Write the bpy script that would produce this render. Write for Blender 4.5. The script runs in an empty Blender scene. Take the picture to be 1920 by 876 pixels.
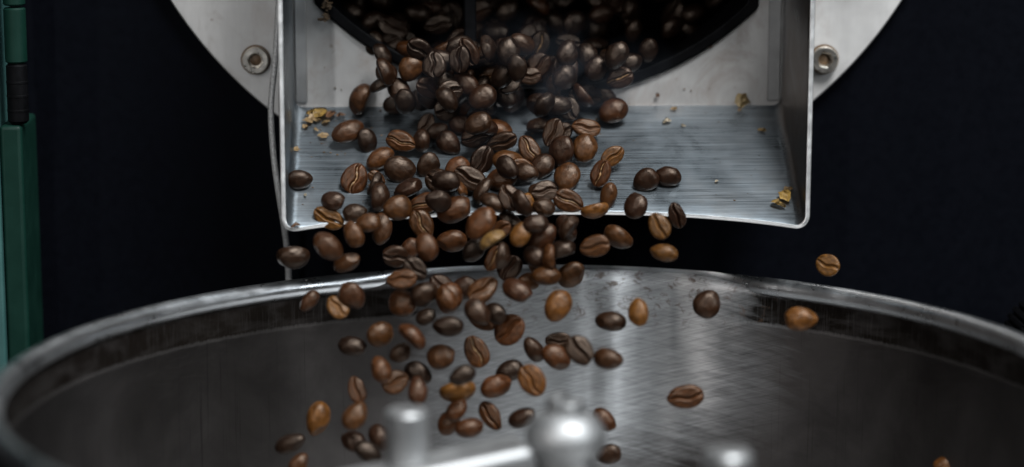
import bpy, bmesh, math, random
import numpy as np
from mathutils import Vector, Matrix, noise as mnoise

random.seed(7)
scene = bpy.context.scene
C = scene.collection

# ------------------------------------------------------------------ camera
W, H, LENS = 1920, 876, 85.0
FPX = LENS / 36.0 * W
CAM = Vector((-0.0420, -0.9019, 0.1249))
PITCH, YAW, ROLL = math.radians(10.885), math.radians(2.038), math.radians(0.064)
_f = Vector((math.sin(YAW) * math.cos(PITCH), math.cos(YAW) * math.cos(PITCH), -math.sin(PITCH)))
_r = Vector((math.cos(YAW), -math.sin(YAW), 0))
_u = _r.cross(_f)
CR = (_r * math.cos(ROLL) + _u * math.sin(ROLL)).normalized()
CU = (_u * math.cos(ROLL) - _r * math.sin(ROLL)).normalized()
CF = _f.normalized()
cd = bpy.data.cameras.new('camera')
cam = bpy.data.objects.new('camera', cd)
C.objects.link(cam)
M = Matrix((CR, CU, -CF)).transposed().to_4x4()
M.translation = CAM
cam.matrix_world = M
cd.lens, cd.sensor_width = LENS, 36.0
cd.clip_start, cd.clip_end = 0.01, 50
cd.dof.use_dof = True
cd.dof.focus_distance = 0.872
cd.dof.aperture_fstop = 3.7
scene.camera = cam

# ------------------------------------------------------------------ light
world = bpy.data.worlds.new('World')
scene.world = world
world.use_nodes = True
bg = world.node_tree.nodes['Background']
bg.inputs[0].default_value = (0.55, 0.60, 0.70, 1)
bg.inputs[1].default_value = 0.006


def lamp(name, loc, target, size, power, color, size_y=None):
    ld = bpy.data.lights.new(name, 'AREA')
    ld.energy, ld.color, ld.size = power, color, size
    ld.shape = 'RECTANGLE'
    ld.size_y = size_y or size
    o = bpy.data.objects.new(name, ld)
    C.objects.link(o)
    o.location = loc
    o.rotation_euler = (Vector(target) - Vector(loc)).to_track_quat('-Z', 'Y').to_euler()
    return o


lamp('overhead_light', (0.46, -0.16, 1.35), (0.05, -0.06, 0.0), 0.20, 3.6, (0.84, 0.94, 1.0), 0.35)
lamp('ceiling_light', (0.42, -0.84, 1.36), (0.05, -0.1, 0.0), 0.50, 36, (0.95, 0.98, 1.0), 0.55)
lamp('window_light', (0.98, -1.05, 0.62), (0.05, -0.05, 0.0), 0.5, 8, (0.88, 0.95, 1.0), 0.6)
lamp('side_window_light', (-0.42, -1.45, 0.62), (0.05, -0.05, -0.08), 0.026, 5.0, (0.93, 0.97, 1.0), 0.9)
lamp('side_window_light', (-0.98, -1.25, 0.60), (0.05, -0.05, -0.08), 0.040, 3.2, (1.0, 0.95, 0.92), 0.9)

vs = scene.view_settings
vs.view_transform, vs.look, vs.exposure, vs.gamma = 'Standard', 'None', 0.32, 1.0
vs.use_curve_mapping = False
scene.render.engine = 'CYCLES'


# ------------------------------------------------------------------ pixel -> ray helpers
def ray(px, py):
    return (CF + CR * ((px - W / 2) / FPX) + CU * ((H / 2 - py) / FPX)).normalized()


def at_y(px, py, Y):
    d = ray(px, py)
    return CAM + d * ((Y - CAM.y) / d.y)


def depth_of(p):
    return (p - CAM).dot(CF)


# ------------------------------------------------------------------ materials
def mat(name):
    m = bpy.data.materials.new(name)
    m.use_nodes = True
    nt = m.node_tree
    return m, nt, nt.nodes['Principled BSDF'], nt.nodes, nt.links


def mapping(nt, scale, coord='Object', rot=(0, 0, 0)):
    tc = nt.nodes.new('ShaderNodeTexCoord')
    mp = nt.nodes.new('ShaderNodeMapping')
    mp.inputs['Scale'].default_value = scale
    src = tc.outputs[coord]
    if any(rot):
        m0 = nt.nodes.new('ShaderNodeMapping')
        m0.inputs['Rotation'].default_value = rot
        nt.links.new(src, m0.inputs['Vector'])
        src = m0.outputs['Vector']
    nt.links.new(src, mp.inputs['Vector'])
    return mp.outputs['Vector']


def noise(nt, vec, scale=1.0, detail=3, rough=.5, dist=0.0):
    n = nt.nodes.new('ShaderNodeTexNoise')
    n.inputs['Scale'].default_value = scale
    n.inputs['Detail'].default_value = detail
    n.inputs['Roughness'].default_value = rough
    n.inputs['Distortion'].default_value = dist
    nt.links.new(vec, n.inputs['Vector'])
    return n.outputs['Fac']


def remap(nt, v, a, b, c, d):
    m = nt.nodes.new('ShaderNodeMapRange')
    m.inputs[1].default_value, m.inputs[2].default_value = a, b
    m.inputs[3].default_value, m.inputs[4].default_value = c, d
    nt.links.new(v, m.inputs[0])
    return m.outputs[0]


def math2(nt, op, a, b, clamp=False):
    m = nt.nodes.new('ShaderNodeMath')
    m.operation = op
    m.use_clamp = clamp
    for i, v in enumerate((a, b)):
        if isinstance(v, (int, float)):
            m.inputs[i].default_value = v
        else:
            nt.links.new(v, m.inputs[i])
    return m.outputs[0]


def mix(nt, fac, a, b, kind='MIX'):
    m = nt.nodes.new('ShaderNodeMix')
    m.data_type = 'RGBA'
    m.blend_type = kind
    for i, v in ((0, fac), (6, a), (7, b)):
        if isinstance(v, (int, float)):
            m.inputs[i].default_value = v
        elif isinstance(v, tuple):
            m.inputs[i].default_value = (*v, 1) if len(v) == 3 else v
        else:
            nt.links.new(v, m.inputs[i])
    return m.outputs[2]


def bump(nt, h, strength, dist, bs):
    b = nt.nodes.new('ShaderNodeBump')
    b.inputs['Strength'].default_value = strength
    b.inputs['Distance'].default_value = dist
    nt.links.new(h, b.inputs['Height'])
    nt.links.new(b.outputs[0], bs.inputs['Normal'])


def aniso(nt, b, amount):
    tg = nt.nodes.new('ShaderNodeTangent')
    tg.direction_type = 'UV_MAP'
    tg.uv_map = 'UVMap'
    nt.links.new(tg.outputs[0], b.inputs['Tangent'])
    b.inputs['Anisotropic Rotation'].default_value = .25
    if isinstance(amount, float):
        b.inputs['Anisotropic'].default_value = amount
    else:
        nt.links.new(amount, b.inputs['Anisotropic'])


def m_plate():      # pale machined aluminium faceplate, blotchy
    m, nt, b, N, L = mat('faceplate_metal')
    big = noise(nt, mapping(nt, (22, 22, 22)), 1, 4, .6)
    fine = noise(nt, mapping(nt, (500, 500, 90)), 1, 3, .6)
    col = mix(nt, remap(nt, big, .35, .7, 0, 1), (.31, .300, .292), (.50, .487, .475))
    col = mix(nt, remap(nt, fine, .3, .75, .0, .25), col, (.32, .305, .29))
    spots = noise(nt, mapping(nt, (160, 160, 160)), 1, 2, .5)
    col = mix(nt, remap(nt, spots, .70, .76, 0, .6), col, (.16, .12, .09))
    oil = noise(nt, mapping(nt, (45, 45, 28)), 1, 5, .7, 1.0)
    col = mix(nt, remap(nt, oil, .52, .72, 0, .55), col, (.25, .205, .175))
    L.new(col, b.inputs['Base Color'])
    b.inputs['Metallic'].default_value = .9
    L.new(remap(nt, big, .3, .7, .50, .62), b.inputs['Roughness'])
    bump(nt, fine, .12, .0004, b)
    aniso(nt, b, .55)
    return m


def m_brushed(name, sc, base, r0, r1, bs=.35):    # brushed sheet steel, streaks along local X
    m, nt, b, N, L = mat(name)
    streak = noise(nt, mapping(nt, sc), 1, 4, .65)
    fine = noise(nt, mapping(nt, (sc[0] * 3, sc[1] * 2.7, sc[2] * 2.7)), 1, 2, .6)
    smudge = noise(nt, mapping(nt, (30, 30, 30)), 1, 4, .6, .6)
    s = math2(nt, 'ADD', math2(nt, 'MULTIPLY', streak, .6), math2(nt, 'MULTIPLY', fine, .4))
    dark = tuple(c * .45 for c in base)
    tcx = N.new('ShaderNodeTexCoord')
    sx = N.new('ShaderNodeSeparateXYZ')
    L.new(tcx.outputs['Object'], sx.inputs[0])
    wall_tone = math2(nt, 'MULTIPLY', remap(nt, sx.outputs[0], .0885, .0915, 0, 1), remap(nt, smudge, .25, .6, .45, 1))
    cb = mix(nt, remap(nt, s, .38, .62, 0, 1), dark, base)
    cb = mix(nt, wall_tone, cb, (.13, .108, .096))      # brown oil tint on one side wall, with its dark reflection painted in
    worn = math2(nt, 'MULTIPLY', remap(nt, smudge, .45, .7, 0, .45), remap(nt, noise(nt, mapping(nt, (70, 70, 70)), 1, 3, .6), .4, .6, 0, 1))
    cb = mix(nt, worn, cb, (.15, .14, .13))
    L.new(cb, b.inputs['Base Color'])
    b.inputs['Metallic'].default_value = 1
    rr = math2(nt, 'ADD', remap(nt, s, .3, .7, r0, r1), remap(nt, smudge, .3, .75, -.05, .10))
    L.new(rr, b.inputs['Roughness'])
    bump(nt, s, bs, .00025, b)
    aniso(nt, b, .75)
    return m


def m_simple(name, col, rough=.5, metal=0.0, var=.25, scale=120, bs=.1, bd=.0002, coat=0.0, spec=.5):
    m, nt, b, N, L = mat(name)
    n = noise(nt, mapping(nt, (scale,) * 3), 1, 4, .6)
    lo = tuple(c * (1 - var) for c in col)
    hi = tuple(min(1, c * (1 + var)) for c in col)
    L.new(mix(nt, remap(nt, n, .3, .7, 0, 1), lo, hi), b.inputs['Base Color'])
    b.inputs['Metallic'].default_value = metal
    L.new(remap(nt, n, .3, .7, rough * .85, min(1, rough * 1.15)), b.inputs['Roughness'])
    b.inputs['Coat Weight'].default_value = coat
    b.inputs['Specular IOR Level'].default_value = spec
    if bs:
        bump(nt, n, bs, bd, b)
    return m


def m_bean():
    m, nt, b, N, L = mat('roasted_bean')
    oi = N.new('ShaderNodeObjectInfo')
    n = noise(nt, mapping(nt, (5, 7, 7)), 1, 4, .6, .3)
    f = noise(nt, mapping(nt, (22, 40, 40)), 1, 3, .6)
    col = mix(nt, remap(nt, n, .32, .68, 0, 1), (.40, .37, .35), (1.55, 1.50, 1.42))
    col = mix(nt, 1.0, oi.outputs['Color'], col, 'MULTIPLY')
    col = mix(nt, remap(nt, f, .62, .75, 0, .35), col, (.012, .006, .004))
    L.new(col, b.inputs['Base Color'])
    L.new(remap(nt, n, .3, .7, .29, .42), b.inputs['Roughness'])
    b.inputs['Specular IOR Level'].default_value = .33
    b.inputs['Specular Tint'].default_value = (1.0, .78, .62, 1)
    h = math2(nt, 'ADD', n, math2(nt, 'MULTIPLY', f, .35))
    bump(nt, h, .28, .0007, b)
    return m


def m_bin():     # UV: u = azimuth arc length (m, 0 at the back), v = height (m, 0 at the bead centre)
    m, nt, b, N, L = mat('cooling_bin_steel')
    uv = mapping(nt, (1, 1, 1), 'UV')
    sep = N.new('ShaderNodeSeparateXYZ')
    L.new(uv, sep.inputs[0])
    U, V = sep.outputs[0], sep.outputs[1]
    # sanding arcs: slanted streaks, strongest in the reworked stretch
    sand = noise(nt, mapping(nt, (60, 1500, 1), 'UV', (0, 0, math.radians(-17))), 1, 4, .65, .35)
    sand2 = noise(nt, mapping(nt, (80, 1900, 1), 'UV', (0, 0, math.radians(6))), 1, 3, .6, .3)
    swirl = math2(nt, 'ADD', math2(nt, 'MULTIPLY', sand, .6), math2(nt, 'MULTIPLY', sand2, .4))
    vert = noise(nt, mapping(nt, (900, 14, 1), 'UV'), 1, 3, .6)
    blot = noise(nt, mapping(nt, (28, 28, 1), 'UV'), 1, 5, .65, .5)
    # window of reworked (sanded) metal around u in [-.02, .085]
    wob = math2(nt, 'MULTIPLY', math2(nt, 'SUBTRACT', blot, .5), .03)
    rag = noise(nt, mapping(nt, (30, 380, 1), 'UV', (0, 0, math.radians(10))), 1, 3, .6, .4)
    wob = math2(nt, 'ADD', wob, math2(nt, 'MULTIPLY', math2(nt, 'SUBTRACT', rag, .5), .026))
    uw = math2(nt, 'ADD', U, wob)
    zone = math2(nt, 'MULTIPLY', remap(nt, uw, -.05, .005, 0, 1), remap(nt, uw, .068, .108, 1, 0))
    low = math2(nt, 'ADD', math2(nt, 'SUBTRACT', V, math2(nt, 'MULTIPLY', U, .42)), wob)
    zone = math2(nt, 'MULTIPLY', zone, remap(nt, low, -.100, -.076, 0, 1))
    base = mix(nt, remap(nt, swirl, .36, .64, 0, 1), (.25, .255, .26), (.52, .53, .54))
    plain = mix(nt, remap(nt, blot, .3, .7, 0, 1), (.066, .060, .057), (.115, .104, .098))
    plain = mix(nt, remap(nt, vert, .60, .72, 0, .6), plain, (.04, .036, .034))
    refl_tone = noise(nt, mapping(nt, (14, 6, 1), 'UV', (0, 0, math.radians(12))), 1, 3, .5, .6)  # soft slanted wall reflections, painted as lighter and darker tone
    plain = mix(nt, 1.0, plain, mix(nt, remap(nt, refl_tone, .35, .65, 0, 1), (.62, .62, .62), (1.3, 1.3, 1.33)), 'MULTIPLY')
    col = mix(nt, zone, plain, base)
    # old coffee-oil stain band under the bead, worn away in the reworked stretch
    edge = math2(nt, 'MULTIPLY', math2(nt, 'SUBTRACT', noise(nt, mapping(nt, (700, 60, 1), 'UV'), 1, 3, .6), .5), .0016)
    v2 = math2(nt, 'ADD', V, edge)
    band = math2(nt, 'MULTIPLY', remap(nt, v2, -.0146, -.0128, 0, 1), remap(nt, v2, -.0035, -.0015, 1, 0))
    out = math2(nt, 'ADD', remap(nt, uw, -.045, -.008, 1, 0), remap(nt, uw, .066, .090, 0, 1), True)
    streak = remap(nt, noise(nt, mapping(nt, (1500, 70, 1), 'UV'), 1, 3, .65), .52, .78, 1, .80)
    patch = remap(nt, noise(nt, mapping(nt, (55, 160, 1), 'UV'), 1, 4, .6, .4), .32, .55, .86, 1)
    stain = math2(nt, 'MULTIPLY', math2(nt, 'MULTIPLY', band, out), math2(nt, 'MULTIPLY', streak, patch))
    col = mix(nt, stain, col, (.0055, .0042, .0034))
    # brown scorched spots along the flattened stretch of the edge
    spots = noise(nt, mapping(nt, (190, 260, 1), 'UV'), 1, 4, .7, .8)
    near = math2(nt, 'MULTIPLY', remap(nt, V, -.022, -.012, 0, 1), zone)
    sp = math2(nt, 'MULTIPLY', remap(nt, spots, .54, .66, 0, .85), near)
    col = mix(nt, sp, col, (.085, .052, .035))
    L.new(col, b.inputs['Base Color'])
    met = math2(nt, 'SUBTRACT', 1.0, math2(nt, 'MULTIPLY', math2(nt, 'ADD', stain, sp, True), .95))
    L.new(met, b.inputs['Metallic'])
    rgh = math2(nt, 'ADD', remap(nt, swirl, .3, .7, .34, .46), math2(nt, 'MULTIPLY', stain, .2))
    L.new(rgh, b.inputs['Roughness'])
    aniso(nt, b, remap(nt, zone, 0, 1, .0, .95))
    hh = math2(nt, 'MULTIPLY', swirl, remap(nt, zone, 0, 1, .18, 1.0))
    bump(nt, hh, .18, .0004, b)
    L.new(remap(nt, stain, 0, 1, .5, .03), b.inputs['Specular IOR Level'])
    return m


def m_rim():
    m, nt, b, N, L = mat('rim_steel')
    n = noise(nt, mapping(nt, (60, 60, 60)), 1, 5, .65)
    d = noise(nt, mapping(nt, (190, 190, 500)), 1, 3, .6)
    col = mix(nt, remap(nt, n, .3, .7, 0, 1), (.55, .565, .58), (.78, .795, .81))
    col = mix(nt, remap(nt, d, .66, .72, 0, .8), col, (.05, .035, .03))
    L.new(col, b.inputs['Base Color'])
    b.inputs['Metallic'].default_value = 1
    L.new(remap(nt, n, .3, .7, .24, .38), b.inputs['Roughness'])
    bump(nt, n, .2, .0006, b)
    return m


def m_chaff():
    m, nt, b, N, L = mat('chaff')
    oi = N.new('ShaderNodeObjectInfo')
    n = noise(nt, mapping(nt, (3, 3, 3)), 1, 4, .7)
    L.new(mix(nt, remap(nt, n, .3, .7, 0, 1), mix(nt, 1, oi.outputs['Color'], (.45, .4, .35), 'MULTIPLY'), oi.outputs['Color']), b.inputs['Base Color'])
    b.inputs['Roughness'].default_value = .5
    bump(nt, n, .6, .0006, b)
    return m


MAT = dict(
    flange=m_simple('flange_steel', (.34, .335, .33), .5, .9, .15, 60, .1),
    edge=m_simple('polished_edge', (.85, .84, .83), .42, .9, .1, 300, .15, .0002),
    plate=m_plate(),
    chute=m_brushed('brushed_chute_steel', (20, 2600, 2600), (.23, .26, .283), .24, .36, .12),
    steel=m_simple('turned_steel', (.36, .36, .36), .54, 1, .22, 60, .1),
    rim=m_rim(), bin=m_bin(), bean=m_bean(), chaff=m_chaff(),
    panel=m_simple('black_panel_paint', (.0016, .0019, .0032), .6, 0, .15, 300, .12, .0002, 0, .025),
    black=m_simple('black_iron', (.002, .002, .0024), .5, 0, .4, 150, .25, .0004, 0, .07),
    soot=m_simple('sooty_drum', (.006, .005, .005), .8, 0, .4, 90, .3, .0006, 0, .1),
    bolt=m_simple('oiled_bolt_steel', (.72, .67, .60), .30, 1, .2, 400, .15, .0003),
    grime=m_simple('brown_grime', (.10, .06, .03), .6, .2, .6, 500, .3, .0004),
    green=m_simple('green_enamel', (.0022, .016, .011), .5, 0, .2, 60, .05, .0002, 0, .15),
    teal=m_simple('pale_teal_enamel', (.025, .075, .07), .5, 0, .1, 60, 0),
    cable=m_simple('braided_sleeve', (.36, .355, .35), .45, .2, .4, 1500, .6, .0004),
    seam=m_simple('silver_skin_seam', (.15, .082, .032), .55, 0, .75, 7, .6, .0004),
    crumb=m_simple('dark_crumbs', (.09, .055, .028), .7, 0, .5, 800, .3, .0003),
)


# ------------------------------------------------------------------ mesh helpers
def link(name, me, material=None, parent=None, smooth=True):
    o = bpy.data.objects.new(name, me)
    C.objects.link(o)
    if material and not me.materials:
        me.materials.append(material)
    if smooth:
        for p in me.polygons:
            p.use_smooth = True
    if parent:
        o.parent = parent
    return o


def from_bm(name, bm, material, parent=None, smooth=True, sharp=40):
    bmesh.ops.recalc_face_normals(bm, faces=bm.faces)
    me = bpy.data.meshes.new(name)
    bm.to_mesh(me)
    bm.free()
    if smooth:
        me.set_sharp_from_angle(angle=math.radians(sharp)) if me.polygons else None
    o = link(name, me, material, parent, False)
    if smooth:
        for p in me.polygons:
            p.use_smooth = True
        me.set_sharp_from_angle(angle=math.radians(sharp))
    return o


def bevel(o, w, seg=3):
    b = o.modifiers.new('bevel', 'BEVEL')
    b.width, b.segments, b.limit_method, b.angle_limit = w, seg, 'ANGLE', math.radians(40)
    return o


def empty(name, loc=(0, 0, 0)):
    o = bpy.data.objects.new(name, None)
    o.empty_display_size = .01
    C.objects.link(o)
    o.location = loc
    return o


def tag(o, label, cat, group=None, kind=None):
    if label:
        o['label'] = label
    if cat:
        o['category'] = cat
    if group:
        o['group'] = group
    if kind:
        o['kind'] = kind
    return o


def lathe_bm(profile, seg=64, axis='Z', center=(0, 0, 0)):
    bm = bmesh.new()
    rings = []
    for r, z in profile:
        ring = []
        if r < 1e-7:
            ring = [bm.verts.new((0, 0, z))] * seg
        else:
            for i in range(seg):
                a = 2 * math.pi * i / seg
                ring.append(bm.verts.new((r * math.cos(a), r * math.sin(a), z)))
        rings.append(ring)
    for a, b in zip(rings[:-1], rings[1:]):
        for i in range(seg):
            j = (i + 1) % seg
            vs_ = []
            for v in (a[i], a[j], b[j], b[i]):
                if v not in vs_:
                    vs_.append(v)
            if len(vs_) >= 3:
                bm.faces.new(vs_)
    if axis == 'Y':
        bmesh.ops.rotate(bm, verts=bm.verts, cent=(0, 0, 0), matrix=Matrix.Rotation(math.radians(90), 3, 'X'))
    bmesh.ops.translate(bm, verts=bm.verts, vec=center)
    return bm


def box_bm(x0, x1, y0, y1, z0, z1):
    bm = bmesh.new()
    v = [bm.verts.new((x, y, z)) for x in (x0, x1) for y in (y0, y1) for z in (z0, z1)]
    for f in ((0, 1, 3, 2), (4, 6, 7, 5), (0, 4, 5, 1), (2, 3, 7, 6), (0, 2, 6, 4), (1, 5, 7, 3)):
        bm.faces.new([v[i] for i in f])
    return bm


def ring_plate(name, inner, outer, y0, y1, material, parent):
    """plate between two closed outlines (lists of (x,z) of equal length), front at y0, back at y1"""
    bm = bmesh.new()
    pl_uv = bm.loops.layers.uv.new('UVMap')
    n = len(inner)
    fi = [bm.verts.new((x, y0, z)) for x, z in inner]
    fo = [bm.verts.new((x, y0, z)) for x, z in outer]
    bi = [bm.verts.new((x, y1, z)) for x, z in inner]
    bo = [bm.verts.new((x, y1, z)) for x, z in outer]
    for i in range(n):
        j = (i + 1) % n
        bm.faces.new((fi[i], fi[j], fo[j], fo[i]))
        bm.faces.new((bi[j], bi[i], bo[i], bo[j]))
        bm.faces.new((fi[j], fi[i], bi[i], bi[j]))
        bm.faces.new((fo[i], fo[j], bo[j], bo[i]))
    for f in bm.faces:
        for lp in f.loops:
            lp[pl_uv].uv = (lp.vert.co.x, lp.vert.co.z)
    return from_bm(name, bm, material, parent, True, 35)


# ------------------------------------------------------------------ the roaster
CW, CT, CDEP, ZF = .0925, .0018, .0639, -.0347        # chute half width, sheet, depth, drop
roaster = tag(empty('coffee_roaster', (0, 0, 0)),
              'black coffee roaster front with round steel faceplate and open discharge chute', 'roaster')


def fit_circle(pts):
    A = np.array([[2 * x, 2 * z, 1] for x, z in pts])
    b = np.array([x * x + z * z for x, z in pts])
    s = np.linalg.lstsq(A, b, rcond=None)[0]
    return s[0], s[1], math.sqrt(s[2] + s[0] ** 2 + s[1] ** 2)


def px_xz(pts, Y):
    return [(p.x, p.z) for p in (at_y(x, y, Y) for x, y in pts)]


FX, FZ, FR = fit_circle(px_xz([(318, 0), (352, 50), (415, 122), (500, 204), (1692, 0), (1655, 55), (1590, 130), (1526, 189)], 0))
OX, OZ, ORR = fit_circle(px_xz([(607, 2), (643, 43), (678, 71), (1410, 14), (1340, 68), (1271, 107), (1185, 146)], 0))
OHL = OX - at_y(600, 4, 0).x
OHR = at_y(1411, 8, 0).x - OX
OTOP = .056


SZ = .03            # star centre used for all ring outlines


def outline(limit, n=360):
    """closed outline: for each direction from (OX, SZ) the distance limit(s, c)"""
    out = []
    for i in range(n):
        a = 2 * math.pi * i / n
        s, c = math.sin(a), math.cos(a)
        t = limit(s, c)
        out.append((OX + s * t, SZ + c * t))
    return out


def ray_circle(s, c, cx, cz, r):
    dx, dz = OX - cx, SZ - cz
    b_ = dx * s + dz * c
    return -b_ + math.sqrt(b_ * b_ - (dx * dx + dz * dz - r * r))


def ray_rect(s, c, x0, x1, z0, z1):
    t = 1e9
    if s > 1e-9: t = min(t, (x1 - OX) / s)
    if s < -1e-9: t = min(t, (x0 - OX) / s)
    if c > 1e-9: t = min(t, (z1 - SZ) / c)
    if c < -1e-9: t = min(t, (z0 - SZ) / c)
    return t


def opening(g=0.0):
    return outline(lambda s, c: min(ray_circle(s, c, OX, OZ, ORR + g), ray_rect(s, c, OX - OHL - g, OX + OHR + g, -1, OTOP + g)))


def circle_pts(cx, cz, r):
    return outline(lambda s, c: ray_circle(s, c, cx, cz, r))


def rect_pts(x0, x1, z0, z1):
    return outline(lambda s, c: ray_rect(s, c, x0, x1, z0, z1), 360)


fp = ring_plate('faceplate', opening(.002), circle_pts(FX, FZ, FR), 0.0, .005, MAT['plate'], roaster)
bevel(fp, .0006, 2)
ring_plate('front_panel', circle_pts(FX, FZ, FR - .02), rect_pts(-.34, .42, -.36, .42), .0055, .0085, MAT['panel'], roaster)
# black lip round the drum opening, standing a little proud of the faceplate
lip = ring_plate('drum_lip', opening(-.0022), opening(.0018), -.0022, .03, MAT['black'], roaster)
bevel(lip, .0006, 2)
# drum: sooty inside, seen through the opening
bm = lathe_bm([(.150, -.031), (.150, -.20), (.0, -.20)], 96, 'Y')
bmesh.ops.translate(bm, verts=bm.verts, vec=(OX, 0, OZ))
from_bm('drum', bm, MAT['soot'], roaster)
ring_plate('drum_front', opening(-.0008), circle_pts(OX, OZ, .150), .0305, .034, MAT['soot'], roaster)

# chute: one bent sheet, sloping floor, concave front edge
def chute_profile():
    prof = [(-CW, .13), (-CW, .06)]
    rc = .0045
    for k in range(9):
        a = math.pi + k / 8 * math.pi / 2
        prof.append((-CW + rc + rc * math.cos(a), rc + rc * math.sin(a)))
    nx = 40
    for k in range(1, nx):
        prof.append((-CW + rc + (2 * CW - 2 * rc) * k / nx, 0.0))
    for k in range(9):
        a = 1.5 * math.pi + k / 8 * math.pi / 2
        prof.append((CW - rc + rc * math.cos(a), rc + rc * math.sin(a)))
    prof += [(CW, .06), (CW, .13)]
    return prof


bm = bmesh.new()
cuv = bm.loops.layers.uv.new('UVMap')
prof = chute_profile()
ny = 12
grid = []
for j in range(ny + 1):
    t = j / ny
    row = []
    for x, z in prof:
        cut = 0.0
        if z < .004:
            cut = .0082 * (1 - (abs(x) / (CW - .001)) ** 2.6) * (1 - z / .004)
        y = -.0006 - (CDEP - cut) * t
        fl = ZF * (-y / CDEP)
        zz = fl + z if z < .01 else fl * max(0, (0.06 - z) / .05) + z
        row.append(bm.verts.new((x, y, zz)))
    grid.append(row)
for j in range(ny):
    for i in range(len(prof) - 1):
        f = bm.faces.new((grid[j][i], grid[j][i + 1], grid[j + 1][i + 1], grid[j + 1][i]))
        for lp, (aa, bb) in zip(f.loops, ((j, i), (j, i + 1), (j + 1, i + 1), (j + 1, i))):
            lp[cuv].uv = (bb * .005, aa * .005)
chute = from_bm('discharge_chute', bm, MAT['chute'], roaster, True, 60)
so = chute.modifiers.new('solid', 'SOLIDIFY')
so.thickness, so.offset = CT, 0.0
chute.data.materials.append(MAT['edge'])
so.material_offset_rim = 1
bevel(chute, .0004, 2)
for s in (-1, 1):
    o = from_bm('flange', box_bm(*( (-CW + .0014, -CW + .0058) if s < 0 else (CW - .0062, CW - .0014)), -.0012, -.0001, .002, .128), MAT['flange'], roaster)
    bevel(o, .0004, 2)

# socket bolts in the faceplate
for bx_, by_ in ((479, 113), (1546, 112)):
    p = at_y(bx_, by_, -.002)
    r = 25 / (FPX / depth_of(p))
    bm = lathe_bm([(0, .0001), (r * 1.12, .0001), (r * 1.12, .0009), (r * 1.0, .0010)], 40, 'Y', (p.x, 0, p.z))
    o = from_bm('washer_grime', bm, MAT['grime'], roaster)
    # head with a hexagonal socket
    bm = bmesh.new()
    n = 48
    prof_b = [(r, .0009), (r, .0030), (r * .93, .0036), ]
    rings = []
    for rr_, yy in prof_b:
        rings.append([bm.verts.new((p.x + rr_ * math.sin(2 * math.pi * i / n), -yy, p.z + rr_ * math.cos(2 * math.pi * i / n))) for i in range(n)])
    def hexr(a, R):
        return R * math.cos(math.pi / 6) / math.cos((a % (math.pi / 3)) - math.pi / 6)
    for R, yy in ((r * .64, .0036), (r * .58, .0033), (r * .56, .0012)):
        rings.append([bm.verts.new((p.x + hexr(2 * math.pi * i / n + .3, R) * math.sin(2 * math.pi * i / n), -yy, p.z + hexr(2 * math.pi * i / n + .3, R) * math.cos(2 * math.pi * i / n))) for i in range(n)])
    for a, b in zip(rings[:-1], rings[1:]):
        for i in range(n):
            j = (i + 1) % n
            bm.faces.new((a[i], a[j], b[j], b[i]))
    bm.faces.new(rings[-1])
    o = from_bm('socket_bolt', bm, MAT['bolt'], roaster, True, 35)
    o2 = from_bm('socket_residue', lathe_bm([(0, .0019), (r * .25, .0018), (r * .42, .00125), (r * .5, .0011)], 16, 'Y', (p.x, 0, p.z)), MAT['grime'], o)

# black flat bar hanging in front of the drum opening
a = at_y(870, 104, -.0075); b = at_y(893, 104, -.0075)
o = from_bm('door_bar', box_bm(a.x, b.x, -.010, -.005, a.z, .09), MAT['black'], roaster)
bevel(o, .0006, 2)
# unseen door plate added above the mouth to shade heap and spill
bm = box_bm(OX - OHL - .003, OX + OHR + .003, -.0340, -.0030, .0, .003)
bmesh.ops.rotate(bm, verts=bm.verts, cent=(0, -.003, 0), matrix=Matrix.Rotation(math.radians(-14), 3, 'X'))
bmesh.ops.translate(bm, verts=bm.verts, vec=(0, 0, OTOP + .004))
bevel(from_bm('heap_shade_door', bm, MAT['black'], roaster), .0008, 2)
# ------------------------------------------------------------------ probe cable
cu = bpy.data.curves.new('probe_cable', 'CURVE')
cu.dimensions = '3D'
cu.bevel_depth, cu.bevel_resolution = .00115, 4
pts = [(523, -40, -.009), (520, 90, -.009), (509, 165, -.012), (507, 220, -.016), (514, 310, -.022), (527, 390, -.024), (537, 450, -.016), (541, 500, -.012), (542, 540, -.010), (540, 640, -.008)]
sp = cu.splines.new('NURBS')
sp.points.add(len(pts) - 1)
sp.order_u, sp.use_endpoint_u = 4, True
for q, (x, y, Y) in zip(sp.points, pts):
    q.co = (*at_y(x, y, Y), 1)
tmp = bpy.data.objects.new('tmp', cu)
C.objects.link(tmp)
bpy.context.view_layer.update()
me = bpy.data.meshes.new_from_object(tmp.evaluated_get(bpy.context.evaluated_depsgraph_get()))
bpy.data.objects.remove(tmp)
me.materials.clear()
cable = tag(link('probe_cable', me, MAT['cable']), 'thin grey braided cable running down beside the steel chute', 'cable')

# ------------------------------------------------------------------ green hinged door at the left
gy = -.030
base = at_y(30, 690, gy)
door = tag(empty('hinged_door', (base.x, gy, base.z)), 'green enamelled door edge with hinge barrel beside the black panel', 'door')


def rel(o, root):
    o.parent = root
    o.matrix_parent_inverse = Matrix.Translation(-Vector(root.location))
    return o


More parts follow.
